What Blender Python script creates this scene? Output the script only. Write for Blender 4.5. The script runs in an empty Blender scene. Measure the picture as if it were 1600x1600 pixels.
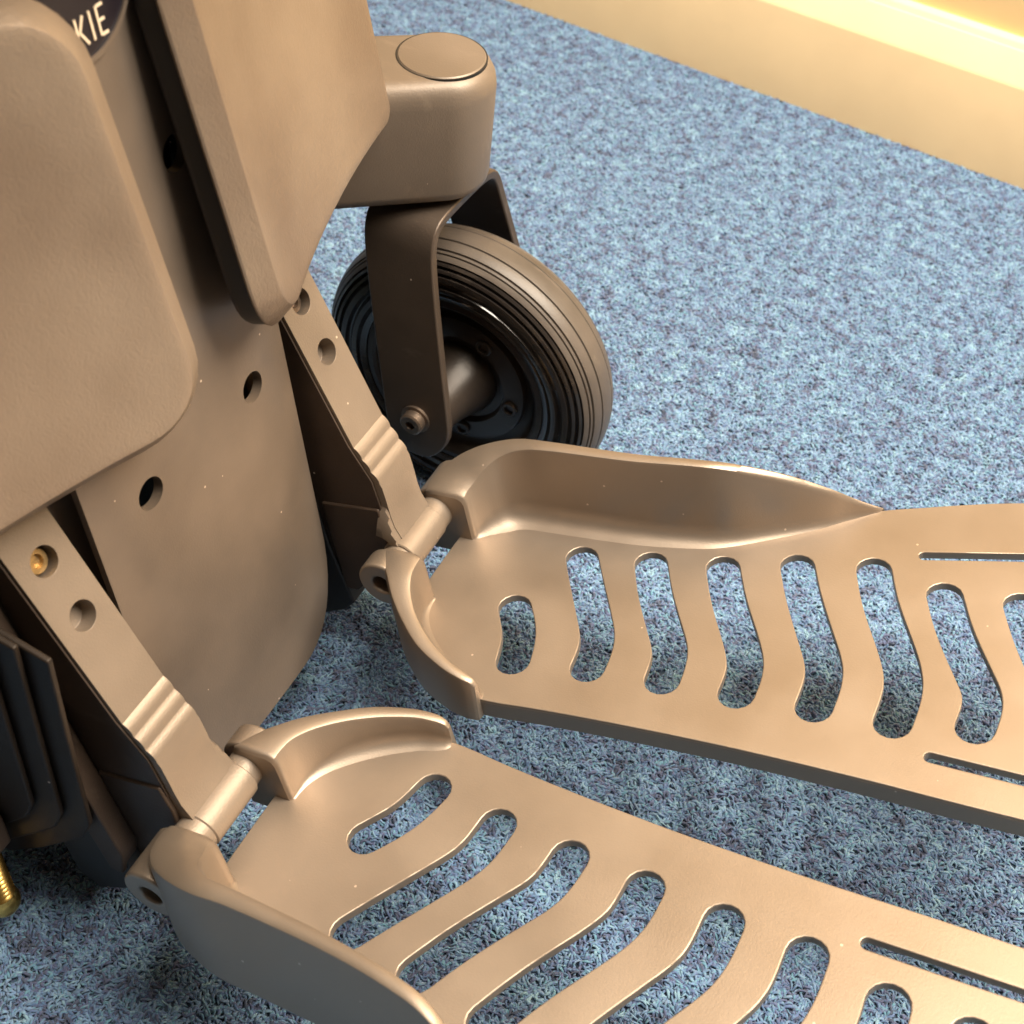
import bpy, bmesh, math, random
from mathutils import Vector, Matrix, Quaternion
random.seed(7)
S = bpy.context.scene
COL = S.collection
mm = 0.001

# ------------------------------------------------------------------ camera
cd = bpy.data.cameras.new('camera')
cam = bpy.data.objects.new('camera', cd)
COL.objects.link(cam)
cd.sensor_width = 36.0
cd.lens = 36.0 * 2200 / 1600
cd.clip_start = 0.02
cd.clip_end = 50
cd.dof.use_dof = True
cd.dof.focus_distance = 0.57
cd.dof.aperture_fstop = 18
R = Matrix(((0.89567, -0.36347, 0.25626), (0.43974, 0.63772, -0.63241), (0.06644, 0.67911, 0.73102)))
M4 = R.to_4x4()
M4.translation = Vector((0.09373, -0.28795, 0.54485))
cam.matrix_world = M4
S.camera = cam

# ------------------------------------------------------------------ room light
w = bpy.data.worlds.new('World')
S.world = w
w.use_nodes = True
bg = w.node_tree.nodes['Background']
bg.inputs[0].default_value = (1.0, 0.80, 0.58, 1)
bg.inputs[1].default_value = 0.10

def area(name, loc, target, sx, sy, power, col):
    l = bpy.data.lights.new(name, 'AREA')
    l.shape = 'RECTANGLE'; l.size = sx; l.size_y = sy
    l.energy = power; l.color = col
    o = bpy.data.objects.new(name, l); COL.objects.link(o)
    o.location = loc
    o.rotation_euler = (Vector(target) - Vector(loc)).to_track_quat('-Z', 'Y').to_euler()
    return o
area('ceiling_lamp', (0.75, 0.38, 1.45), (0.0, 0.12, 0.1), 0.8, 0.6, 62, (1.0, 0.89, 0.74))
area('wall_fill', (0.10, 0.12, 1.7), (-0.05, 0.60, 0.4), 0.7, 0.6, 43, (1.0, 0.89, 0.74))  # added fill light, brightens the wall that the footplates mirror

S.cycles.use_adaptive_sampling = True
S.cycles.adaptive_threshold = 0.02
S.cycles.max_bounces = 7
S.cycles.diffuse_bounces = 3
S.cycles.glossy_bounces = 3
S.cycles.time_limit = 700

vs = S.view_settings
vs.view_transform = 'Standard'
vs.look = 'None'
vs.gamma = 1.0
vs.exposure = 0.0
vs.use_curve_mapping = False

# ------------------------------------------------------------------ materials
def nodes(name):
    m = bpy.data.materials.new(name); m.use_nodes = True
    nt = m.node_tree
    return m, nt, nt.nodes['Principled BSDF'], nt.nodes.new, nt.links.new

def paint(name, col, metal, rough, grain=900, gs=0.12, mottle=0.12, speck=0.0, spec=0.5, coat=0.0, scuff_sheen=0.0):
    """painted / moulded surface: soft mottling, fine relief, optional lint specks, scuffs and painted sheen"""
    m, nt, b, N, L = nodes(name)
    tc = N('ShaderNodeTexCoord')
    n1 = N('ShaderNodeTexNoise'); n1.inputs['Scale'].default_value = 22; n1.inputs['Detail'].default_value = 5
    L(tc.outputs['Object'], n1.inputs['Vector'])
    mr = N('ShaderNodeMapRange'); mr.inputs[1].default_value = 0.3; mr.inputs[2].default_value = 0.7
    mr.inputs[3].default_value = 1 - mottle; mr.inputs[4].default_value = 1 + mottle
    L(n1.outputs['Fac'], mr.inputs[0])
    mx = N('ShaderNodeMix'); mx.data_type = 'RGBA'; mx.blend_type = 'MULTIPLY'; mx.inputs[0].default_value = 1
    mx.inputs[6].default_value = (*col, 1); L(mr.outputs[0], mx.inputs[7])
    out = mx.outputs[2]
    if speck > 0:
        v = N('ShaderNodeTexVoronoi'); v.inputs['Scale'].default_value = 170; v.inputs['Randomness'].default_value = 1
        L(tc.outputs['Object'], v.inputs['Vector'])
        nv = N('ShaderNodeTexNoise'); nv.inputs['Scale'].default_value = 60; L(tc.outputs['Object'], nv.inputs['Vector'])
        c1 = N('ShaderNodeMath'); c1.operation = 'LESS_THAN'; c1.inputs[1].default_value = 0.085; L(v.outputs['Distance'], c1.inputs[0])
        sp = N('ShaderNodeSeparateColor'); L(v.outputs['Color'], sp.inputs[0])
        c2 = N('ShaderNodeMath'); c2.operation = 'GREATER_THAN'; c2.inputs[1].default_value = 1 - 0.22 * speck; L(sp.outputs[0], c2.inputs[0])
        c3 = N('ShaderNodeMath'); c3.operation = 'MULTIPLY'; L(c1.outputs[0], c3.inputs[0]); L(c2.outputs[0], c3.inputs[1])
        ms = N('ShaderNodeMix'); ms.data_type = 'RGBA'; ms.inputs[7].default_value = (0.62, 0.5, 0.4, 1)
        L(c3.outputs[0], ms.inputs[0]); L(out, ms.inputs[6]); out = ms.outputs[2]
    if scuff_sheen > 0:
        mp = N('ShaderNodeMapping'); mp.inputs['Scale'].default_value = (14, 60, 30); mp.inputs['Rotation'].default_value = (0.4, 0.7, 0.5)
        L(tc.outputs['Object'], mp.inputs['Vector'])
        n3 = N('ShaderNodeTexNoise'); n3.inputs['Scale'].default_value = 1.6; n3.inputs['Detail'].default_value = 7; n3.inputs['Roughness'].default_value = 0.7
        L(mp.outputs[0], n3.inputs['Vector'])
        m3 = N('ShaderNodeMapRange'); m3.inputs[1].default_value = 0.58; m3.inputs[2].default_value = 0.78; m3.inputs[4].default_value = scuff_sheen
        L(n3.outputs['Fac'], m3.inputs[0])
        ms = N('ShaderNodeMix'); ms.data_type = 'RGBA'; ms.inputs[7].default_value = (0.45, 0.36, 0.28, 1)
        L(m3.outputs[0], ms.inputs[0]); L(out, ms.inputs[6]); out = ms.outputs[2]
    L(out, b.inputs['Base Color'])
    b.inputs['Metallic'].default_value = metal
    b.inputs['Specular IOR Level'].default_value = spec
    b.inputs['Coat Weight'].default_value = coat
    rr = N('ShaderNodeMapRange'); rr.inputs[1].default_value = 0.3; rr.inputs[2].default_value = 0.7
    rr.inputs[3].default_value = rough - 0.06; rr.inputs[4].default_value = rough + 0.06
    L(n1.outputs['Fac'], rr.inputs[0]); L(rr.outputs[0], b.inputs['Roughness'])
    n2 = N('ShaderNodeTexNoise'); n2.inputs['Scale'].default_value = grain; n2.inputs['Detail'].default_value = 3
    L(tc.outputs['Object'], n2.inputs['Vector'])
    bp = N('ShaderNodeBump'); bp.inputs['Strength'].default_value = gs; bp.inputs['Distance'].default_value = 0.0006
    L(n2.outputs['Fac'], bp.inputs['Height']); L(bp.outputs[0], b.inputs['Normal'])
    return m

M_deck = paint('cast_metal_paint', (0.302, 0.246, 0.197), 0.76, 0.46, 1400, 0.10, 0.06, 0.3, scuff_sheen=0.06)
M_panel = paint('panel_plastic', (0.168, 0.131, 0.102), 0.32, 0.38, 1200, 0.12, 0.18, 0.55, scuff_sheen=0.05)
M_arm = paint('arm_paint', (0.218, 0.174, 0.136), 0.38, 0.48, 1300, 0.18, 0.12, 0.3, scuff_sheen=0.10)
M_dark = paint('dark_moulding_shade', (0.058, 0.040, 0.030), 0.15, 0.46, 1100, 0.14, 0.3, 0.5, spec=0.3, scuff_sheen=0.10)
M_black = paint('black_plastic', (0.012, 0.011, 0.011), 0.0, 0.5, 1100, 0.12, 0.2, 0.3)
M_house = paint('housing_paint', (0.178, 0.141, 0.110), 0.30, 0.46, 1300, 0.14, 0.12, 0.2, scuff_sheen=0.25)
M_fork = paint('fork_steel', (0.085, 0.064, 0.050), 0.45, 0.40, 1200, 0.14, 0.2, 0.3, scuff_sheen=0.2)
M_tyre = paint('tyre_rubber', (0.088, 0.072, 0.060), 0.0, 0.46, 700, 0.16, 0.3, 0.2, scuff_sheen=0.22)
M_side = paint('tyre_sidewall', (0.022, 0.018, 0.016), 0.0, 0.20, 500, 0.10, 0.5, 0.0, coat=0.6, scuff_sheen=0.14)  # pale scuffing here stands in for a reflection on the sidewall
M_rim = paint('rim_black', (0.032, 0.024, 0.019), 0.2, 0.36, 900, 0.10, 0.3, 0.3, scuff_sheen=0.10)
M_brass = paint('brass', (0.80, 0.52, 0.16), 1.0, 0.26, 600, 0.05, 0.1)
M_rail = paint('rail_paint', (0.026, 0.018, 0.013), 0.1, 0.55, 1100, 0.14, 0.4, 0.3, spec=0.25)
M_dull = paint('tarnished_brass', (0.42, 0.29, 0.14), 0.9, 0.38, 800, 0.2, 0.4)
M_bolt = paint('bolt_steel', (0.20, 0.15, 0.115), 0.8, 0.36, 800, 0.25, 0.4)

def pad_material():
    m, nt, b, N, L = nodes('pad_vinyl')
    tc = N('ShaderNodeTexCoord')
    mp = N('ShaderNodeMapping'); mp.inputs['Scale'].default_value = (1, 1, 0.65); mp.inputs['Rotation'].default_value = (0.6, 0, 0)
    L(tc.outputs['Object'], mp.inputs[0])
    n = N('ShaderNodeTexNoise'); n.inputs['Scale'].default_value = 520; n.inputs['Detail'].default_value = 4; n.inputs['Distortion'].default_value = 1.6
    L(mp.outputs[0], n.inputs[0])
    n2 = N('ShaderNodeTexNoise'); n2.inputs['Scale'].default_value = 14; n2.inputs['Detail'].default_value = 3
    L(tc.outputs['Object'], n2.inputs[0])
    cr = N('ShaderNodeValToRGB')
    cr.color_ramp.elements[0].position = 0.32; cr.color_ramp.elements[0].color = (0.185, 0.135, 0.098, 1)
    cr.color_ramp.elements[1].position = 0.7; cr.color_ramp.elements[1].color = (0.275, 0.212, 0.158, 1)
    L(n2.outputs['Fac'], cr.inputs[0]); L(cr.outputs[0], b.inputs['Base Color'])
    b.inputs['Metallic'].default_value = 0.3
    b.inputs['Roughness'].default_value = 0.42
    bp = N('ShaderNodeBump'); bp.inputs['Strength'].default_value = 0.30; bp.inputs['Distance'].default_value = 0.0008
    L(n.outputs['Fac'], bp.inputs['Height']); L(bp.outputs[0], b.inputs['Normal'])
    return m
M_pad = pad_material()

def flat(name, col, rough=0.5, metal=0.0):
    m, nt, b, N, L = nodes(name)
    tc = N('ShaderNodeTexCoord'); n = N('ShaderNodeTexNoise'); n.inputs['Scale'].default_value = 40
    L(tc.outputs['Object'], n.inputs[0])
    r = N('ShaderNodeMapRange'); r.inputs[3].default_value = rough - .08; r.inputs[4].default_value = rough + .08
    L(n.outputs['Fac'], r.inputs[0]); L(r.outputs[0], b.inputs['Roughness'])
    b.inputs['Base Color'].default_value = (*col, 1); b.inputs['Metallic'].default_value = metal
    return m
M_badge = flat('badge_gloss', (0.010, 0.007, 0.012), 0.42)
M_letter = flat('badge_lettering', (0.80, 0.66, 0.5), 0.4)
M_skirt = paint('skirting_paint', (0.90, 0.655, 0.375), 0.0, 0.7, 160, 0.08, 0.03, spec=0.25, scuff_sheen=0.08)
M_wall = paint('wall_paint', (0.92, 0.64, 0.31), 0.0, 0.6, 260, 0.10, 0.03)

def carpet_material(name, base=False):
    m, nt, b, N, L = nodes(name)
    geo = N('ShaderNodeNewGeometry')
    
    n1 = N('ShaderNodeTexNoise'); n1.inputs['Scale'].default_value = 120; n1.inputs['Detail'].default_value = 2; n1.inputs['Roughness'].default_value = 0.6
    L(geo.outputs['Position'], n1.inputs['Vector'])
    add = N('ShaderNodeMath'); add.operation = 'MULTIPLY_ADD'; add.inputs[1].default_value = 0.34; L(geo.outputs['Random Per Island'], add.inputs[0])
    sh = N('ShaderNodeMath'); sh.operation = 'SUBTRACT'; sh.inputs[1].default_value = 0.17
    L(n1.outputs['Fac'], add.inputs[2]); L(add.outputs[0], sh.inputs[0])
    cr = N('ShaderNodeValToRGB'); e = cr.color_ramp.elements
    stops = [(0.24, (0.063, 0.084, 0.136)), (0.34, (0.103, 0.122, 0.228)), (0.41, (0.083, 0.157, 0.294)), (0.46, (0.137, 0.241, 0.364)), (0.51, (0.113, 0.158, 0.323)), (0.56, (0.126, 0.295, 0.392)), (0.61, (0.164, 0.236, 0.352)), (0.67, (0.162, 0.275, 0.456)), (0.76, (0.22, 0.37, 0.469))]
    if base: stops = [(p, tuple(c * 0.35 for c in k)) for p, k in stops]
    e[0].position, e[0].color = stops[0][0], (*stops[0][1], 1)
    e[1].position, e[1].color = stops[-1][0], (*stops[-1][1], 1)
    for p, k in stops[1:-1]:
        q = e.new(p); q.color = (*k, 1)
    L(sh.outputs[0], cr.inputs[0])
    L(cr.outputs[0], b.inputs['Base Color'])
    b.inputs['Roughness'].default_value = 0.75
    b.inputs['Specular IOR Level'].default_value = 0.25
    b.inputs['Sheen Weight'].default_value = 0.25
    return m
M_carpet = carpet_material('carpet_fibre')
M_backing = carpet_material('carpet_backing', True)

# ------------------------------------------------------------------ mesh helpers
def link(name, me, mat, parent=None, smooth=35, bevel=0, seg=2):
    if mat: me.materials.append(mat)
    o = bpy.data.objects.new(name, me); COL.objects.link(o)
    if smooth is not None:
        me.polygons.foreach_set('use_smooth', [True] * len(me.polygons))
        me.set_sharp_from_angle(angle=math.radians(smooth))
    if bevel:
        b = o.modifiers.new('bevel', 'BEVEL'); b.width = bevel; b.segments = seg; b.limit_method = 'ANGLE'
        b.angle_limit = math.radians(32); b.harden_normals = True
    if parent: o.parent = parent
    return o

def mesh(verts, faces, fix=True):
    me = bpy.data.meshes.new('m'); me.from_pydata([tuple(v) for v in verts], [], faces)
    if fix:
        bm = bmesh.new(); bm.from_mesh(me); bmesh.ops.remove_doubles(bm, verts=bm.verts, dist=1e-6)
        bmesh.ops.recalc_face_normals(bm, faces=bm.faces); bm.to_mesh(me); bm.free()
    me.update()
    return me

def loft(rings, closed=True, caps=True):
    """rings of equal vertex count -> skin"""
    n = len(rings[0]); V = [p for r in rings for p in r]; F = []
    for i in range(len(rings) - 1):
        for j in range(n if closed else n - 1):
            k = (j + 1) % n
            F.append((i * n + j, i * n + k, (i + 1) * n + k, (i + 1) * n + j))
    if caps:
        F.append(tuple(range(n - 1, -1, -1))); F.append(tuple((len(rings) - 1) * n + j for j in range(n)))
    return V, F

def lathe(profile, center, axis, n=72, closed_profile=False):
    """profile: (radius, along) in metres round axis"""
    a = Vector(axis).normalized(); u = a.orthogonal().normalized(); v = a.cross(u); c = Vector(center)
    rings = []
    for i in range(n):
        t = 2 * math.pi * i / n
        d = u * math.cos(t) + v * math.sin(t)
        rings.append([c + d * r + a * s for r, s in profile])
    m_ = len(profile); V = [p for r in rings for p in r]; F = []
    for i in range(n):
        k = (i + 1) % n
        for j in range(m_ if closed_profile else m_ - 1):
            l = (j + 1) % m_
            F.append((i * m_ + j, i * m_ + l, k * m_ + l, k * m_ + j))
    return V, F

def cr(P, n=6, closed=False):
    P = [Vector(p) for p in P]; out = []; N_ = len(P)
    for i in range(N_ if closed else N_ - 1):
        p0 = P[(i - 1) % N_] if closed or i > 0 else P[0] * 2 - P[1]
        p1 = P[i]; p2 = P[(i + 1) % N_]
        p3 = P[(i + 2) % N_] if closed or i + 2 < N_ else P[-1] * 2 - P[-2]
        for k in range(n):
            t = k / n
            out.append(0.5 * ((2 * p1) + (p2 - p0) * t + (2 * p0 - 5 * p1 + 4 * p2 - p3) * t * t + (3 * p1 - p0 - 3 * p2 + p3) * t ** 3))
    if not closed: out.append(P[-1])
    return out

def evaluated(o):
    dg = bpy.context.evaluated_depsgraph_get()
    me = bpy.data.meshes.new_from_object(o.evaluated_get(dg))
    return me

def drop(o):
    d = o.data; bpy.data.objects.remove(o)

def cut(me, cutters):
    """boolean difference of mesh with meshes, returns new mesh"""
    o = bpy.data.objects.new('t', me); COL.objects.link(o); tmp = []
    for c in cutters:
        co = bpy.data.objects.new('c', c); COL.objects.link(co); tmp.append(co)
        b = o.modifiers.new('b', 'BOOLEAN'); b.operation = 'DIFFERENCE'; b.object = co; b.solver = 'EXACT'
    bpy.context.view_layer.update()
    r = evaluated(o)
    drop(o)
    for c in tmp: drop(c)
    return r

def cyl_mesh(c, axis, r, length, n=32, r2=None):
    r2 = r if r2 is None else r2
    V, F = lathe([(r, -length / 2), (r2, length / 2)], c, axis, n)
    k = len(V) // 2
    F.append(tuple(2 * i for i in range(k))); F.append(tuple(2 * i + 1 for i in range(k)))
    return mesh(V, F)

def prism(poly, y0, y1, side=1, wmap=None):
    """poly in (x,z) mm extruded from y0 to y1 (mm)"""
    rings = [[Vector((x * mm, side * y * mm, z * mm)) for x, z in poly] for y in (y0, y1)]
    return mesh(*loft(rings))

def solid_cyl(name, c, axis, prof, mat, parent, n=48, smooth=35, bevel=0):
    V, F = lathe(prof, c, axis, n)
    return link(name, mesh(V, F), mat, parent, smooth, bevel)

def tag(o, label=None, cat=None, kind=None, group=None):
    if label: o['label'] = label
    if cat: o['category'] = cat
    if kind: o['kind'] = kind
    if group: o['group'] = group
    return o

# ------------------------------------------------------------------ setting: carpet, skirting, wall
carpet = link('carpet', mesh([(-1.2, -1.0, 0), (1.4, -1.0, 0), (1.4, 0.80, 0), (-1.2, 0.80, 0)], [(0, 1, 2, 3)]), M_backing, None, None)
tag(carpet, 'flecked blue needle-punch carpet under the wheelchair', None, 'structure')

W0 = Vector((-0.352, 0.679, 0)); W1 = Vector((0.081, 0.636, 0))
wd = (W1 - W0).normalized(); wn = Vector((wd.y, -wd.x, 0))       # wn points into the room
if wn.y > 0: wn = -wn
def wall_strip(name, prof, mat, bevel=0):
    a = W0 - wd * 1.2; b = W1 + wd * 1.6
    rings = [[e + wn * p * mm + Vector((0, 0, z * mm)) for p, z in prof] for e in (a, b)]
    return link(name, mesh(*loft(rings)), mat, None, 40, bevel, 3)
skirt_prof = [(0, 2), (0, 69.5), (-0.4, 71), (-1.2, 72.4), (-9.6, 89.2), (-10.4, 90.2), (-11.4, 90.4), (-12, 90.0), (-12.6, 90.6), (-13.4, 93.4), (-14.6, 94.4), (-22, 94.8), (-22, 2)]
sk = wall_strip('skirting_board', skirt_prof, M_skirt)
tag(sk, 'warm cream painted skirting board along the foot of the wall', None, 'structure')
wl = wall_strip('wall', [(-22.5, 0), (-20.5, 97), (-20.5, 2400), (-120, 2400), (-120, 0)], M_wall)
tag(wl, 'warm cream painted wall above the skirting board', None, 'structure')

# carpet pile: curled yarn loops, built as 24 mm patches laid side by side
PATCH = 24.0
def pile_patch(seed):
    rnd = random.Random(seed); V = []; F = []
    for k in range(400):
        ang = rnd.uniform(0, 6.28); L_ = rnd.uniform(2.6, 5.6)
        cx, cy = rnd.uniform(-.5, .5) * PATCH, rnd.uniform(-.5, .5) * PATCH
        rad = rnd.uniform(0.40, 0.85); hgt = rnd.uniform(0.45, 1.8); bend = rnd.uniform(-2.6, 2.6); z0 = rnd.uniform(-.4, 1.1)
        px, py = cx, cy; a = ang; base = len(V); segs = 4
        for s_ in range(segs + 1):
            t = s_ / segs
            z = z0 + hgt * math.sin(math.pi * min(max(t, .05), .95))
            ax, ay = math.cos(a), math.sin(a); nx, ny = -ay, ax
            r = rad * (0.5 + 0.5 * math.sin(math.pi * t))
            for q in range(4):
                w_ = q * math.pi / 2 + math.pi / 4
                V.append(((px + nx * r * math.cos(w_)) * mm, (py + ny * r * math.cos(w_)) * mm, (z + r * math.sin(w_)) * mm))
            px += ax * L_ / segs; py += ay * L_ / segs; a += bend / segs
        for s_ in range(segs):
            for q in range(4):
                F.append((base + s_ * 4 + q, base + s_ * 4 + (q + 1) % 4, base + s_ * 4 + 4 + (q + 1) % 4, base + s_ * 4 + 4 + q))
    me = bpy.data.meshes.new('pile_patch'); me.from_pydata(V, [], F)
    me.polygons.foreach_set('use_smooth', [True] * len(me.polygons)); me.materials.append(M_carpet); me.update()
    return me

def carpet_pile():
    pts = []
    n0, n1 = int(-0.95 / (PATCH * mm)), int(0.85 / (PATCH * mm))
    for i in range(n0, n1 + 1):
        for j in range(-26, 32):
            x, y = i * PATCH * mm, j * PATCH * mm
            dw = (x - W0.x) * wn.x + (y - W0.y) * wn.y
            if dw < -0.012: continue
            pts.append((x, y, 0))
    me = bpy.data.meshes.new('pile_points'); me.from_pydata(pts, [], [])
    o = bpy.data.objects.new('carpet_pile', me); COL.objects.link(o)
    me.materials.append(M_carpet)
    ng = bpy.data.node_groups.new('pile', 'GeometryNodeTree')
    ng.interface.new_socket('Geometry', in_out='INPUT', socket_type='NodeSocketGeometry')
    ng.interface.new_socket('Geometry', in_out='OUTPUT', socket_type='NodeSocketGeometry')
    N = ng.nodes.new; L = ng.links.new
    gi = N('NodeGroupInput'); go = N('NodeGroupOutput')
    m2p = N('GeometryNodeMeshToPoints'); L(gi.outputs[0], m2p.inputs[0])
    srcs = bpy.data.collections.new('pile_sources')
    for k in range(10):
        srcs.objects.link(bpy.data.objects.new('pile_patch', pile_patch(100 + k)))
    ci = N('GeometryNodeCollectionInfo'); ci.inputs[0].default_value = srcs
    ci.inputs['Separate Children'].default_value = True; ci.inputs['Reset Children'].default_value = True
    ip = N('GeometryNodeInstanceOnPoints'); ip.inputs['Pick Instance'].default_value = True
    L(m2p.outputs[0], ip.inputs['Points']); L(ci.outputs[0], ip.inputs['Instance'])
    ri = N('FunctionNodeRandomValue'); ri.data_type = 'INT'; ri.inputs[4].default_value = 0; ri.inputs[5].default_value = 3; ri.inputs['Seed'].default_value = 4
    mu = N('ShaderNodeMath'); mu.operation = 'MULTIPLY'; mu.inputs[1].default_value = math.pi / 2; L(ri.outputs[2], mu.inputs[0])
    cx = N('ShaderNodeCombineXYZ'); L(mu.outputs[0], cx.inputs[2])
    e2r = N('FunctionNodeEulerToRotation'); L(cx.outputs[0], e2r.inputs[0]); L(e2r.outputs[0], ip.inputs['Rotation'])
    rk = N('FunctionNodeRandomValue'); rk.data_type = 'INT'; rk.inputs[4].default_value = 0; rk.inputs[5].default_value = 9; rk.inputs['Seed'].default_value = 11
    L(rk.outputs[2], ip.inputs['Instance Index'])
    L(ip.outputs[0], go.inputs[0])
    md = o.modifiers.new('pile', 'NODES'); md.node_group = ng
    return o
pile = carpet_pile()
tag(pile, 'flecked blue, purple and teal carpet pile covering the floor', 'carpet pile', 'stuff')

# ------------------------------------------------------------------ the wheelchair
chair = bpy.data.objects.new('wheelchair', None); COL.objects.link(chair)
chair.location = (0, 0, 0)
tag(chair, 'tan and black wheelchair front with two slotted footplates, calf pads and caster wheel', 'wheelchair')

# --- footplates (plate frame: x forward, y outward, n up; tilted toe-up by 14 degrees)
TH = math.radians(14)
EX = Vector((math.cos(TH), 0, math.sin(TH))); NV = Vector((-math.sin(TH), 0, math.cos(TH))); PO = Vector((0, 0, 0.095))
def PL(x, y, n, s):
    return PO + EX * (x * mm) + Vector((0, s * y * mm, 0)) + NV * (n * mm)

OUT = [(-88, 57), (-88, 92), (-86, 102), (-76, 112), (-62, 117.5), (-45, 119.5), (-13, 122), (13, 125.5), (30, 130), (49, 140.5), (65, 150.5), (82, 162.5),
       (99, 170), (120, 178.5), (138, 184.5), (160, 190), (185, 192), (210, 187), (228, 172), (236, 148), (238, 110), (236, 70), (228, 46), (214, 32),
       (194, 25.5), (170, 24), (143, 23.3), (113, 22.8), (68, 21), (27, 18), (-8, 14.5), (-27, 12), (-37, 11.5), (-47, 13), (-61, 19.5), (-74, 30), (-83, 42), (-87, 51)]
SLOTS = [[(-44, 62), (-35, 48.5), (-31, 34)],
         [(-29, 98), (-20, 83.5), (-10, 68), (-2.5, 55), (-.5, 40)],
         [(1, 103.5), (9, 88), (20.5, 70), (28, 58), (30, 43.5)],
         [(31, 110), (40, 92), (52, 73), (58.5, 60), (59.5, 46)],
         [(60, 120), (68, 103), (80, 82), (88, 67), (89, 49)],
         [(90, 127), (98, 108), (110, 87), (117.5, 70), (118, 51)],
         [(120, 121), (128, 103), (140, 83), (146, 72), (146, 58)],
         [(149, 124), (157, 106), (168, 86), (173.5, 74), (172, 60)],
         [(180, 122), (187, 107), (196, 90), (200, 79), (199, 66)]]
THIN = [[(107, 141), (144.5, 151.5), (192, 164)], [(134.5, 40), (160, 40.4), (200, 41)]]

def stadium(cl, r, n=8):
    c = cr([Vector((p[0], p[1], 0)) for p in cl], 8); Lft, Rgt = [], []
    for it in range(14):
        c = [c[0]] + [(c[i - 1] + c[i] * 2 + c[i + 1]) / 4 for i in range(1, len(c) - 1)] + [c[-1]]
    for i, p in enumerate(c):
        t = (c[min(i + 1, len(c) - 1)] - c[max(i - 1, 0)]).normalized(); nrm = Vector((-t.y, t.x, 0))
        Lft.append(p + nrm * r); Rgt.append(p - nrm * r)
    t0 = (c[1] - c[0]).normalized(); t1 = (c[-1] - c[-2]).normalized()
    a1 = math.atan2(t1.y, t1.x); a0 = math.atan2(t0.y, t0.x)
    cap1 = [c[-1] + Vector((math.cos(a1 + math.pi / 2 - math.pi * k / n), math.sin(a1 + math.pi / 2 - math.pi * k / n), 0)) * r for k in range(1, n)]
    cap0 = [c[0] + Vector((math.cos(a0 - math.pi / 2 - math.pi * k / n), math.sin(a0 - math.pi / 2 - math.pi * k / n), 0)) * r for k in range(1, n)]
    return Lft + cap1 + Rgt[::-1] + cap0

def deck_mesh(s):
    cu = bpy.data.curves.new('c', 'CURVE'); cu.dimensions = '2D'; cu.fill_mode = 'BOTH'
    bev = 0.5
    cu.extrude = (1.9 - bev); cu.bevel_depth = bev; cu.bevel_resolution = 2; cu.offset = -bev
    loops = [cr([Vector((x, y, 0)) for x, y in OUT], 5, True)]
    loops += [stadium(c, 7.0) for c in SLOTS] + [stadium(c, 2.2) for c in THIN]
    for lp in loops:
        sp = cu.splines.new('POLY'); sp.points.add(len(lp) - 1); sp.use_cyclic_u = True
        for p, q in zip(sp.points, lp): p.co = (q.x, q.y, 0, 1)
    o = bpy.data.objects.new('c', cu); COL.objects.link(o)
    bpy.context.view_layer.update()
    me = evaluated(o)
    drop(o)
    for v in me.vertices: v.co = PL(v.co.x, v.co.y, v.co.z - 1.9, s)
    bm = bmesh.new(); bm.from_mesh(me); bmesh.ops.remove_doubles(bm, verts=bm.verts, dist=2e-6)
    bmesh.ops.recalc_face_normals(bm, faces=bm.faces); bm.to_mesh(me); bm.free()
    return me

# stations: outer crest (x,y), inner crest (x,y), crest height, fillet width
WALL = [((-100.6, 94.2), (-81.4, 94.2), 23.4, 0.8), ((-102, 95.6), (-80, 95.6), 25, 1.5), ((-102, 101), (-79.5, 98.5), 26.5, 4), ((-99, 109), (-77.5, 102.5), 29, 6.5), ((-91, 116), (-74.5, 107), 33, 8.5), ((-80, 120.5), (-69.5, 112), 36.5, 9.5),
        ((-66, 123.2), (-61, 115.2), 39.5, 9.5), ((-49, 123.5), (-47, 116.6), 41, 9),
        ((-13, 125.5), (-12.5, 119.5), 41, 8.5), ((13, 129), (12, 123.3), 41, 8), ((30, 133), (28, 127.3), 39, 7.5), ((49, 142.3), (46.5, 137.3), 30, 7), ((65, 151.3), (62.5, 147.2), 18.5, 6),
        ((74.5, 158.2), (72.5, 155), 8.8, 4.2), ((84, 164.2), (83, 162.5), 0.8, 0.7)]
LIP = [((-99.8, 57.6), (-81.2, 57.6), 23.0, 0.6), ((-101, 56.2), (-80, 56.2), 24.5, 1), ((-99, 51.5), (-80, 52.5), 24.6, 1.5), ((-91, 42.5), (-79.5, 46), 23.8, 3), ((-83.5, 33.5), (-76, 38), 21.6, 4.5), ((-74.5, 25), (-69, 29.5), 19, 5.8), ((-63, 16.5), (-59, 21.7), 16.5, 6), ((-50, 11), (-47.5, 15.8), 14.3, 5.5),
       ((-41, 9.2), (-40, 13.6), 12.6, 5), ((-36.5, 9.4), (-36, 12.6), 11.0, 4), ((-34.6, 10), (-34.3, 12), 8.5, 2.5)]

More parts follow.
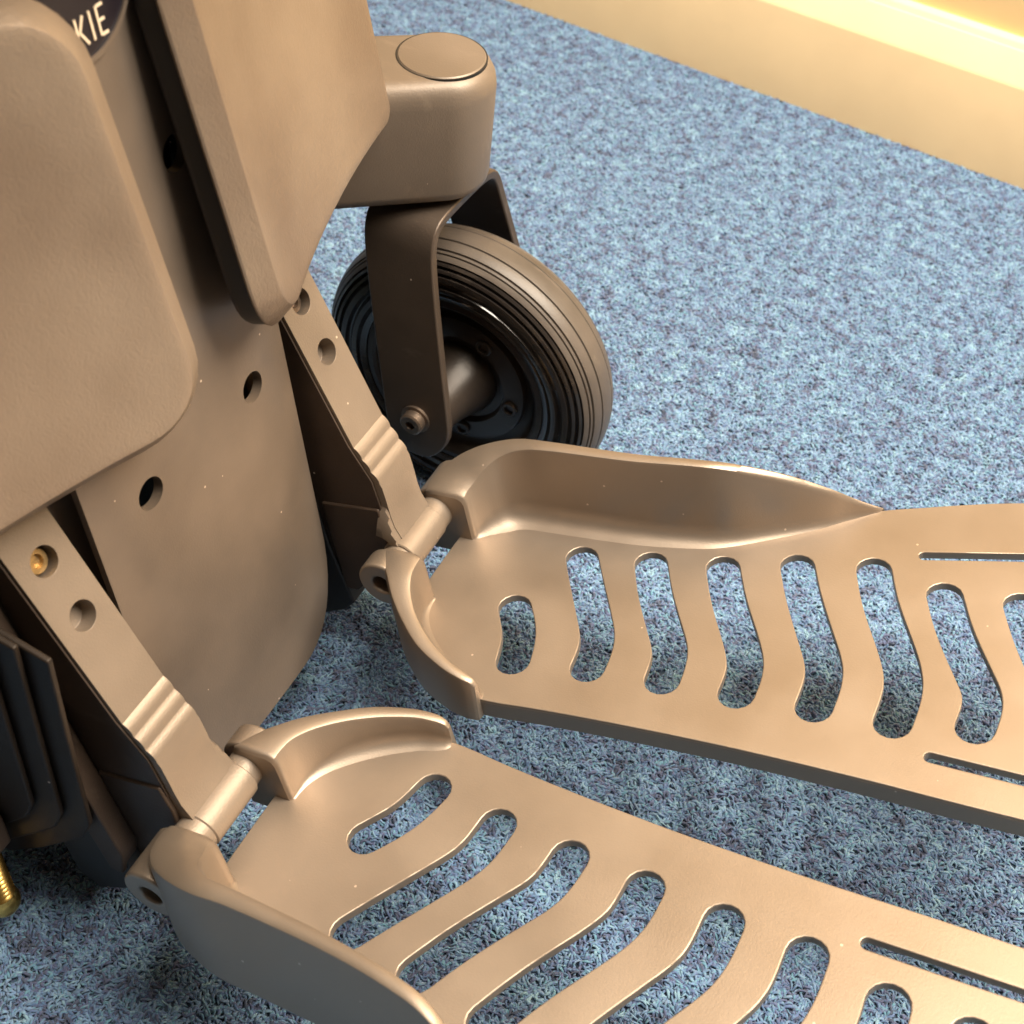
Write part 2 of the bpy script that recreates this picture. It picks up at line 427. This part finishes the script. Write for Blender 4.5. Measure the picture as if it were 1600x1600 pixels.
def sweep_wall(st, s, flare, sub=5):
    O = cr([Vector((a[0], a[1], h)) for a, b, h, f in st], sub); I = cr([Vector((b[0], b[1], f)) for a, b, h, f in st], sub)
    rings = []
    for o_, i_ in zip(O, I):
        H = o_.z; fw = i_.z; po = Vector((o_.x, o_.y)); pi = Vector((i_.x, i_.y))
        d = pi - po; T = d.length; d = d / T; fh = min(fw, H * 0.8); cc = min(1.6 + max(0, T - 9) * 0.2, H * 0.35, T * 0.3)
        prof = [(fw, -0.35), (fw * 0.62, fh * 0.085), (fw * 0.34, fh * 0.25), (fw * 0.14, fh * 0.5), (fw * 0.03, fh * 0.8), (0, max(fh, min(fh * 1.1, H - cc)))]
        prof += [(-0.02 * T, max(H - cc, fh)), (-0.3 * cc - .02 * T, H - 0.3 * cc), (-cc - .02 * T, H), (-(T - cc), H), (-(T - 0.3 * cc), H - 0.3 * cc), (-T, H - cc), (-T - flare, -9.6), (-T * 0.2, -9.6)]
        rings.append([PL(pi.x + d.x * t, pi.y + d.y * t, n, s) for t, n in prof])
    return mesh(*loft(rings))

def boss(s, y0, y1, r, mat, parent, hole_from):
    ax, an = -97, 13
    poly = [(ax + r * math.cos(t), an + r * math.sin(t)) for t in [2 * math.pi * k / 40 for k in range(40)]]
    rings = [[PL(x, y, n, s) for x, n in poly] for y in (y0, y1)]
    me = cut(mesh(*loft(rings)), [cyl_mesh(PL(ax, hole_from, an, s), (0, 1, 0), 4.3 * mm, 18 * mm)])
    return link('hinge_knuckle', me, mat, parent, 35, 1.4 * mm, 3)

def footplate(s):
    p = link('footplate', deck_mesh(s), M_deck, chair, 30)
    wm = p.modifiers.new('weighted', 'WEIGHTED_NORMAL'); wm.keep_sharp = True; wm.weight = 80
    p['label'] = ('far footplate with wavy slots and a high outer rim' if s > 0 else 'near footplate with wavy slots, its dark outer rim towards the viewer')
    # down-turned edge flange round the plate
    lp = cr([Vector((x, y, 0)) for x, y in OUT], 5, True)[55:]
    rings = []
    for i, q in enumerate(lp):
        t = (lp[min(i + 1, len(lp) - 1)] - lp[max(i - 1, 0)]).normalized(); inn = Vector((-t.y, t.x, 0)) * -1
        A = q - inn * 0.12; B = q + inn * 3.2
        rings.append([PL(A.x, A.y, -1.3, s), PL(A.x, A.y, -9.2, s), PL(A.x + inn.x * .8, A.y + inn.y * .8, -10, s), PL(B.x, B.y, -10, s), PL(B.x, B.y, -2.6, s)])
    link('edge_flange', mesh(*loft(rings)), M_deck, p, 40)
    link('outer_rim', sweep_wall(WALL, s, 3.5), M_deck, p, 50, 1.1 * mm, 3)
    link('inner_lip', sweep_wall(LIP, s, 1.5), M_deck, p, 50, 1.0 * mm, 3)
    boss(s, 95.6, 117.5, 11.6, M_deck, p, 117.5)
    boss(s, 45, 56.2, 11.4, M_deck, p, 45)
    # underside stop rib with its little bolt
    solid_cyl('stop_bolt', PL(-86, 80, -9, s), (0, 1, 0), [(0, -5 * mm), (3.2 * mm, -5 * mm), (3.2 * mm, 5 * mm), (0, 5 * mm)], M_black, p, 20)
    return p
for s in (1, -1): footplate(s)

# --- hanger arms
HX, HZ = -97.5, 84.2      # hinge axis (x, z) mm
AD = Vector((32, 0, -60)).normalized()       # down the arm face (xz)
AN = Vector((60, 0, 32)).normalized()        # out of the arm face
def arm(s):
    front = [(-190, 263.5), (-123.2, 138.3)]
    p0 = Vector((-122, 136)); d = Vector((12.5, -15.5)); L_ = d.length; d.normalize(); nn = Vector((-d.y, d.x))
    for k in range(3):
        b0 = p0 + d * (L_ * k / 3)
        for t, hh in ((0.0, 0), (0.18, 0.5), (0.45, 0.85), (0.72, 0.7), (0.92, 0.05)):
            q = b0 + d * (L_ / 3 * t) + nn * hh; front.append((q.x, q.y))
    front += [(-108.6, 119), (-106.2, 111), (-104.4, 104), (-102.4, 98.5), (-99.6, 94.2), (-97.5, 91), (-98.5, 84), (-101, 78), (-104, 74), (-109, 66), (-119, 48), (-127, 44), (-146, 66), (-157, 108), (-164, 150), (-200, 235), (-214, 263.5)]
    me = prism(front, 65.5, 89, s)
    cs = []
    for z in (192, 171):
        t = (196 - z) / 60.0; c = Vector((-154 + 32 * t, s * 77.3, z)) * mm
        cs.append(cyl_mesh(c, AN, 5.4 * mm, 15 * mm, 28))
    me = cut(me, cs)
    a = link('hanger_arm', me, M_arm, chair, 35, 1.0 * mm, 2)
    # flared foot that carries the arm across to the hinge barrel
    rings = []
    foot = [(-106.6, 110), (-104.6, 103.4), (-102.6, 98), (-99.8, 93.8), (-98, 90.5), (-101, 88.5), (-104, 92), (-106.5, 97.5), (-109.5, 110)]
    for y_, dz in ((66.5, 0), (64.6, -3.5), (63.2, -8), (62.2, -13), (61.6, -17)):
        rings.append([Vector((x * mm, s * y_ * mm, min(z, 110 + dz) * mm)) for x, z in foot])
    link('arm_foot', mesh(*loft(rings)), M_arm, a, 40)
    # lower cheek: raised moulding on both sides of the arm foot
    cheek = [(-138, 97), (-109.6, 107), (-107.4, 101), (-105, 95), (-103, 80), (-105, 74), (-113, 60), (-120, 47.5), (-126.5, 46)]
    link('arm_cheek', prism(cheek, 63.4, 91.2, s), M_dark, a, 35, 1.0 * mm, 2)
    # thin dark skins that paint the shade onto the arm's sides
    for (y0, y1) in ((89.0, 90.0), (64.5, 65.5)):
        sk_ = [(-188, 257), (-124, 136.5), (-113, 121), (-109.5, 110), (-107.4, 103), (-105.5, 78), (-119, 50), (-127, 46), (-145, 67), (-156, 108), (-163, 150), (-199, 235), (-211, 257)]
        link('arm_side_shade', prism(sk_, y0, y1, s), M_dark, a, 35, 0.4 * mm, 1)
    # hinge barrel
    yc = s * 75 * mm
    c = Vector((HX * mm, yc, HZ * mm))
    r = 8.6 * mm
    V, F = lathe([(0, -13 * mm), (r - .5 * mm, -13 * mm), (r, -12.5 * mm), (r, 12.5 * mm), (r - .5 * mm, 13 * mm), (0, 13 * mm)], c, (0, 1, 0), 48)
    hb = link('hinge_barrel', mesh(V, F), M_arm, a, 35)
    for y0, y1, rr in ((56.0, 62.4, 7.4), (87.6, 95.4, 8.0)):
        cc = Vector((HX * mm, s * (y0 + y1) / 2 * mm, HZ * mm)); hl = (y1 - y0) / 2 * mm
        solid_cyl('hinge_collar', cc, (0, 1, 0), [(0, -hl), (rr * mm, -hl), (rr * mm, hl), (0, hl)], M_arm, a, 48)
    # screws in the counterbores: the near arm shows a brass socket screw
    t = (196 - 192) / 60.0; c = Vector((-154 + 32 * t, s * 77.3, 192)) * mm - AN * 5.0 * mm
    scr = solid_cyl('socket_screw', c, AN, [(0, -2 * mm), (4.6 * mm, -2 * mm), (4.6 * mm, 0.6 * mm), (4.2 * mm, 1.2 * mm), (2.5 * mm, 1.2 * mm), (2.3 * mm, -0.6 * mm), (0, -0.6 * mm)], M_dull if s < 0 else M_bolt, a, 6 if False else 24)
    # post behind the arm
    post = [(-158, 160), (-134, 70), (-122, 38), (-127, 30), (-146, 14), (-156, 20), (-172, 100), (-190, 200), (-205, 262), (-185, 262)]
    po = link('hanger_post', prism(post, 63, 98, s), M_black, chair, 35, 1.2 * mm, 2)
    rail = [(-152, 150), (-126, 60), (-128, 45), (-134, 45), (-160, 130), (-182, 215), (-176, 222)]
    link('post_rail', prism(rail, 91, 100.5, s), M_dark, po, 35, 1.0 * mm, 2)
    return a
for s in (1, -1): arm(s)

# --- front panel: a tall tongue with rolled edges
def panel():
    hw, r0, R_ = 58.0, 36.0, 27.0
    def depth(y):
        a = max(0, abs(y) - r0)
        return 2.6 * (a / 22.0) ** 2 + 0.0005 * y * y
    zs = []
    rows = []
    z = 37.0
    zlist = [37, 37.6, 39, 41.5, 45, 49.5, 55, 62, 70, 80, 92] + list(range(104, 400, 12))
    rad = 36.0
    for z in zlist:
        dz = z - 37.0
        hwz = hw if dz >= rad + 10 else (hw - rad * 0.97) + rad * 0.97 * math.sqrt(max(0, 1 - (1 - min(1, dz / (rad + 10))) ** 2))
        row = []
        for k in range(49):
            u = -1 + 2 * k / 48; y = hwz * u
            row.append((y, z, depth(y)))
        rows.append(row)
    def X(z): return -118 - 0.14 * z
    rings = []
    Fv = [[Vector(((X(z) - d) * mm, y * mm, z * mm)) for y, z, d in row] for row in rows]
    Bv = [[Vector(((X(z) - d - 4.0) * mm, y * 0.985 * mm, (z + (1.0 if i == 0 else 0)) * mm)) for y, z, d in row] for i, row in enumerate(rows)]
    rings = [f + b[::-1] for f, b in zip(Fv, Bv)]
    me = mesh(*loft(rings))
    cs = []
    for y, z in ((-31.5, 186), (31.5, 186), (-30, 288), (21, 288)):
        cs.append(cyl_mesh(Vector((X(z) * mm, y * mm, z * mm)), (1, 0, 0.14), 6.2 * mm, 40 * mm, 36))
    me = cut(me, cs)
    p = link('front_panel', me, M_panel, chair, 40)
    # flange set back behind the near edge
    for s in (1, -1):
        rings = []
        for z in (95, 150, 210, 300, 390):
            x = X(z) - 17
            rings.append([Vector((x * mm, s * 46 * mm, z * mm)), Vector((x * mm, s * 73 * mm, z * mm)), Vector(((x - 4) * mm, s * 73 * mm, z * mm)), Vector(((x - 4) * mm, s * 46 * mm, z * mm))])
        link('panel_flange', mesh(*loft(rings)), M_panel, p, 35, .8 * mm)
    # round badge with raised letters
    up = Vector((-0.14, 0, 1)).normalized(); nr = Vector((1, 0, 0.14)).normalized(); ry = Vector((0, 1, 0))
    bc = Vector((X(356) * mm, -5.5 * mm, 356 * mm)) + nr * 1.2 * mm
    prof = [(0, -2 * mm), (25.4 * mm, -2 * mm), (25.4 * mm, 0.6 * mm), (24.9 * mm, 1.0 * mm), (24.3 * mm, 0.8 * mm), (23.8 * mm, 0.0), (0, 0.0)]
    b = solid_cyl('badge', bc, nr, prof, M_badge, chair, 72, 30)
    rim = solid_cyl('badge_rim', bc, nr, [(24.1 * mm, 0), (24.1 * mm, 1.1 * mm), (25.6 * mm, 1.1 * mm), (26.2 * mm, -1 * mm)], M_panel, b, 72, 30)
    def bars(name, y, z, segs, th=0.82):
        V = []; F = []
        for (x0, z0), (x1, z1) in segs:
            a = Vector((x0, z0)); c = Vector((x1, z1)); d = (c - a).normalized(); n2 = Vector((-d.y, d.x)) * th / 2
            a = a - d * th * .1; c = c + d * th * .1
            base = len(V)
            for q in (a + n2, a - n2, c - n2, c + n2):
                for hh in (0.05, 0.45):
                    V.append(bc + ry * ((y + q.x) * mm) + up * ((z + q.y) * mm) + nr * hh * mm)
            F += [(base + 1, base + 3, base + 5, base + 7), (base, base + 2, base + 3, base + 1), (base + 2, base + 4, base + 5, base + 3), (base + 4, base + 6, base + 7, base + 5), (base + 6, base, base + 1, base + 7)]
        return link(name, mesh(V, F, True), M_letter, b, None)
    H_ = 8.2
    z0 = -20.6
    bars('letter_k', -2.2, z0, [((0, 0), (0, H_)), ((3.4, H_), (1.0, H_ * .5)), ((1.0, H_ * .5), (3.6, 0))])
    bars('letter_i', 4.0, z0, [((0, 0), (0, H_))])
    bars('letter_e', 7.0, z0, [((0, 0), (0, H_)), ((.4, 0), (3.0, 0)), ((.4, H_ * .5), (2.6, H_ * .5)), ((.4, H_), (3.0, H_))])
    return p
panel()
# dark body behind the panel
link('chassis', prism([(-185, 70), (-178, 100), (-200, 436.5), (-330, 436.5), (-330, 70)], -56, 56), M_black, chair, 35, 2 * mm)

# unseen seat block, added overhead to shade the upper panel and pads
link('seat_shade', prism([(-112, 436), (-104, 446), (-106, 470), (-500, 470), (-500, 436)], -200, 200), M_black, chair, 35, 4 * mm, 3)

# --- calf pads
def pad(s):
    def P(y, z, d):   # on the pad plane, d = mm out of the face
        x = -60.9 - 0.2435 * z - 0.2705 * y
        n = Vector((1, 0.2705 * s, 0.2435)).normalized()
        return Vector((x, s * y, z)) * mm + n * d * mm
    y0, y1, z0, z1 = 17, 166, 221.5, 366
    def ring(inset, dep):
        out = []
        for cy, cz, rr, a0 in ((y1, z1, 24, 0), (y0, z1, 26, 90), (y0, z0, 27, 180), (y1, z0, 11, 270)):
            r_ = max(rr - inset, 6)
            sy = -1 if cy == y1 else 1; sz = -1 if cz == z1 else 1
            cx_, cz_ = cy + sy * (inset + r_), cz + sz * (inset + r_)
            for k in range(9):
                a = math.radians(a0 + 90 * k / 8)
                out.append((cx_ + r_ * math.cos(a), cz_ + r_ * math.sin(a), dep))
        res = []
        for i in range(len(out)):
            res.append(out[i])
            if i % 9 == 8:
                b_ = out[(i + 1) % len(out)]
                for k in range(1, 14):
                    t = k / 14
                    res.append((out[i][0] + (b_[0] - out[i][0]) * t, out[i][1] + (b_[1] - out[i][1]) * t, dep))
        return res
    def trough(y, z):
        u = (y - (y0 + y1) / 2) / ((y1 - y0) / 2)
        return -7.0 * (1 - abs(u) ** 2.2)
    def lay(rs): return [[P(y, z, d + trough(y, z)) for y, z, d in r_] for r_ in rs]
    face = [ring(3, -7), ring(0.2, -5.6), ring(0, -5.0), ring(0.3, -4.2), ring(6.6, 3.1), ring(7.1, 3.6), ring(7.6, 3.75)]
    rings = lay(face)
    last = face[-1]; cy = (y0 + y1) / 2; cz = (z0 + z1) / 2
    for f in (0.97, 0.93, 0.85, 0.72, 0.58, 0.42, 0.26, 0.10):
        rings.append([P(cy + (y - cy) * f, cz + (z - cz) * f, 4.0 + trough(cy + (y - cy) * f, z)) for y, z, d in last])
    p = link('calf_pad', mesh(*loft(rings)), M_pad, chair, 24)
    p['label'] = 'grained calf pad with a pale bevelled rim, ' + ('on the far side' if s > 0 else 'nearest the viewer')
    link('pad_shade_shell', mesh(*loft(lay([ring(60, -14), ring(4, -14), ring(1.4, -13), ring(0.6, -11), ring(0.6, -5.6), ring(4, -6), ring(9, -9)]), caps=False)), M_black, p, 40)  # black colour puts the shade into the pad's sides
    br = [(-168, 250), (-176, 285), (-215, 300), (-200, 262)]
    link('pad_bracket', prism(br, 66, 84, s), M_black, p, 35, 1.5 * mm)
    return p
for s in (1, -1): pad(s)

# --- caster: housing, fork, wheel (far side)
def housing():
    c0 = Vector((-155, 196)); d = Vector((-0.79, -0.61)).normalized(); n2 = Vector((-d.y, d.x))
    def outline(r, r2, ln):
        a0 = math.atan2(-d.y, -d.x)
        pts = [c0 + Vector((math.cos(a0 - math.pi / 2 + math.pi * k / 28), math.sin(a0 - math.pi / 2 + math.pi * k / 28))) * r for k in range(29)]
        e = c0 + d * ln
        pts += [e - n2 * r2, e + n2 * r2]
        return pts
    st = [(181.5, -5), (182.2, -2.2), (184.5, -0.6), (187, 0), (212, 0.6), (229, 0.9), (233.5, 0.2), (237, -1.6), (239.2, -4.2), (240, -7.5)]
    rings = [[Vector((p.x, p.y, z)) * mm for p in outline(23.6 + o_, 26 + o_, 115)] for z, o_ in st]
    h = link('caster_housing', mesh(*loft(rings)), M_house, chair, 40)
    c = Vector((-154.5, 196.5, 240)) * mm
    solid_cyl('housing_cap', c, (0, 0, 1), [(0, -3 * mm), (18.9 * mm, -3 * mm), (18.9 * mm, 0.1 * mm), (18.3 * mm, 0.6 * mm), (0, 0.8 * mm)], M_house, h, 72)
    solid_cyl('cap_groove', c, (0, 0, 1), [(18.9 * mm, -3 * mm), (18.9 * mm, 0.12 * mm), (19.5 * mm, 0.12 * mm), (19.5 * mm, -3 * mm)], M_black, h, 72)
    return h
housing()

WC = Vector((-133.3, 196, 76.9)); PSI = -0.03
AX = Vector((-math.sin(PSI), math.cos(PSI), 0))
def fork():
    # strap centre line in the plane across the wheel: (offset along axle, height, x)
    near = [(-46, 54, -135.5), (-46, 62, -135.5), (-45, 77, -136), (-41, 110, -143), (-36, 140, -150), (-32.5, 158, -154), (-30, 167, -155.5), (-26, 172.5, -156), (-18, 175.3, -156), (0, 176, -156)]
    path = near + [(-o_, z, x) for o_, z, x in reversed(near[:-1])]
    path = [Vector(p) for p in path]
    rings = []
    th = 2.4
    path = cr(path, 3)
    for i, p in enumerate(path):
        t = path[min(i + 1, len(path) - 1)] - path[max(i - 1, 0)]; t.z = 0; t.normalize()
        nn = Vector((-t.y, t.x))
        hw = 17.5
        zz = p.y
        if zz < 77: hw = 17.5 * math.sqrt(max(0.02, 1 - ((77 - zz) / 23.5) ** 2))
        hw += 0
        def Q(sx, sn):
            o_ = p.x + nn.x * th * sn; z = p.y + nn.y * th * sn; x = p.z + sx
            return Vector((x, WC.y, z)) * mm + Vector((AX.x, AX.y, 0)) * (o_ * mm)
        rings.append([Q(-hw, -1), Q(-hw * .5, -1), Q(hw * .5, -1), Q(hw, -1), Q(hw, 1), Q(hw * .5, 1), Q(-hw * .5, 1), Q(-hw, 1)])
    f = link('caster_fork', mesh(*loft(rings)), M_fork, chair, 45, 1.1 * mm, 3)
    for sg in (-1, 1):
        c = WC * mm + AX * (sg * 49.5 * mm) + Vector((-3 * mm, 0, 0))
        solid_cyl('axle_bolt', c, AX * sg, [(7.6 * mm, -3 * mm), (7.6 * mm, -1.5 * mm), (5.9 * mm, -1.4 * mm), (5.9 * mm, 2.6 * mm), (5.0 * mm, 3.4 * mm), (2.4 * mm, 3.4 * mm), (2.1 * mm, 1.6 * mm), (0, 1.6 * mm)], M_bolt, f, 6 * 4, 28)
    solid_cyl('fork_stem', Vector((-155, 196, 180)) * mm, (0, 0, 1), [(0, -3 * mm), (14 * mm, -3 * mm), (14 * mm, 3 * mm), (0, 3 * mm)], M_black, f, 40)
fork()

def wheel():
    # tyre section: rounded tread with fine circumferential grooves
    def section(f0, f1, grooves, n=150):
        out = []
        for k in range(n + 1):
            ph = f0 + (f1 - f0) * k / n
            g = 0
            for gph, gw, gd in grooves:
                g = max(g, gd * max(0, 1 - abs(ph - gph) / gw) ** 0.5)
            a = math.radians(ph); r0, ra, aa = 59.5, 17.4 - g, 18.5 - g
            # squarer than an ellipse on the tread
            cx_ = math.copysign(abs(math.cos(a)) ** 0.80, math.cos(a)); sx_ = math.copysign(abs(math.sin(a)) ** 0.9, math.sin(a))
            out.append(((r0 + ra * cx_) * mm, aa * sx_ * mm))
        return out
    gr = [(-14, 1.5, .9), (14, 1.5, .9), (-34, 1.6, 1.1), (34, 1.6, 1.1), (-41.5, 1.4, .9), (41.5, 1.4, .9)]
    V, F = lathe(section(-52, 52, gr), WC * mm, AX, 160)
    t = link('caster_wheel', mesh(V, F), M_tyre, chair, 40)
    t['label'] = 'grooved grey tyre with glossy black sidewall and bolted rim'
    for sg in (1, -1):
        pr_ = section(52, 118, [(53, 2.5, 1.5), (64, 3.0, 2.2), (76, 3.0, 2.0), (90, 3.4, 2.6), (104, 3, 1.8)], 90)
        pr_ = [(r, a * sg) for r, a in pr_] + [(49.5 * mm, sg * 13 * mm)]
        V, F = lathe(pr_, WC * mm, AX, 160)
        link('tyre_sidewall', mesh(V, F), M_side, t, 40)
    rp = [(50.2, -14.5), (49.4, -16.2), (46.5, -16.6), (45, -15.6), (44, -12), (41, -9), (37.5, -8.4), (36.8, -11.6), (35, -12.2), (26, -12), (24.5, -9), (19, -8.6)]
    for sg in (1, -1):
        V, F = lathe([(r * mm, a * -sg * mm) for r, a in rp], WC * mm, AX, 120)
        link('rim', mesh(V, F), M_rim, t, 40)
        hp = [(20.5, -8), (19.6, -14), (17, -20), (15, -27), (13.6, -34), (13.2, -41), (0, -41)]
        V, F = lathe([(r * mm, a * -sg * mm) for r, a in hp], WC * mm, AX, 64)
        link('hub', mesh(V, F), M_rim, t, 40)
    fw = Vector((math.cos(PSI), math.sin(PSI), 0))
    for k in range(5):
        a = math.radians(-9 + 72 * k)
        c = WC * mm + (fw * math.cos(a) + Vector((0, 0, 1)) * math.sin(a)) * 30.5 * mm - AX * 12.2 * mm
        solid_cyl('rim_bolt', c, -AX, [(4.2 * mm, -1 * mm), (4.2 * mm, 1.2 * mm), (3.6 * mm, 1.7 * mm), (2.6 * mm, 1.6 * mm), (2.3 * mm, 0.2 * mm), (0, 0.2 * mm)], M_rim, t, 20, 30)
wheel()

# --- near-side frame plate and the brass adjuster screw under it
fp = [(-133, 196), (-134, 165), (-136, 96), (-141, 84), (-150, 73), (-166, 55), (-186, 36), (-270, 36), (-270, 205), (-180, 205)]
for k, (dx, ya) in enumerate(((-14, -113), (-5, -109.5), (4, -106))):     # narrow layered rails, one behind the other
    link('frame_rail', prism([(x + (dx if x > -250 else 0), z - 5 * k) for x, z in fp], ya, ya + 2.6), M_rail, chair, 35, 0.9 * mm, 2)
def screw():
    c = Vector((-174, -122, 20)) * mm
    prof = [(0, -6), (3.5, -5.6), (6, -4), (7, -1.5), (6.8, 1), (5.4, 3.4), (4.6, 5)]
    z = 5
    while z < 34:
        prof += [(4.2, z), (5.2, z + .6), (6.0, z + 1.4), (5.2, z + 2.2), (4.2, z + 2.8)]; z += 3.0
    prof += [(4.2, 35), (4.2, 60), (0, 60)]
    solid_cyl('adjuster_screw', c, (0, 0, 1), [(r * mm, z * mm) for r, z in prof], M_brass, chair, 40, 30)
screw()
link('screw_bracket', prism([(-165, 62), (-190, 36), (-230, 36), (-230, 80), (-165, 80)], -136, -114.5), M_dark, chair, 35, 1.5 * mm)
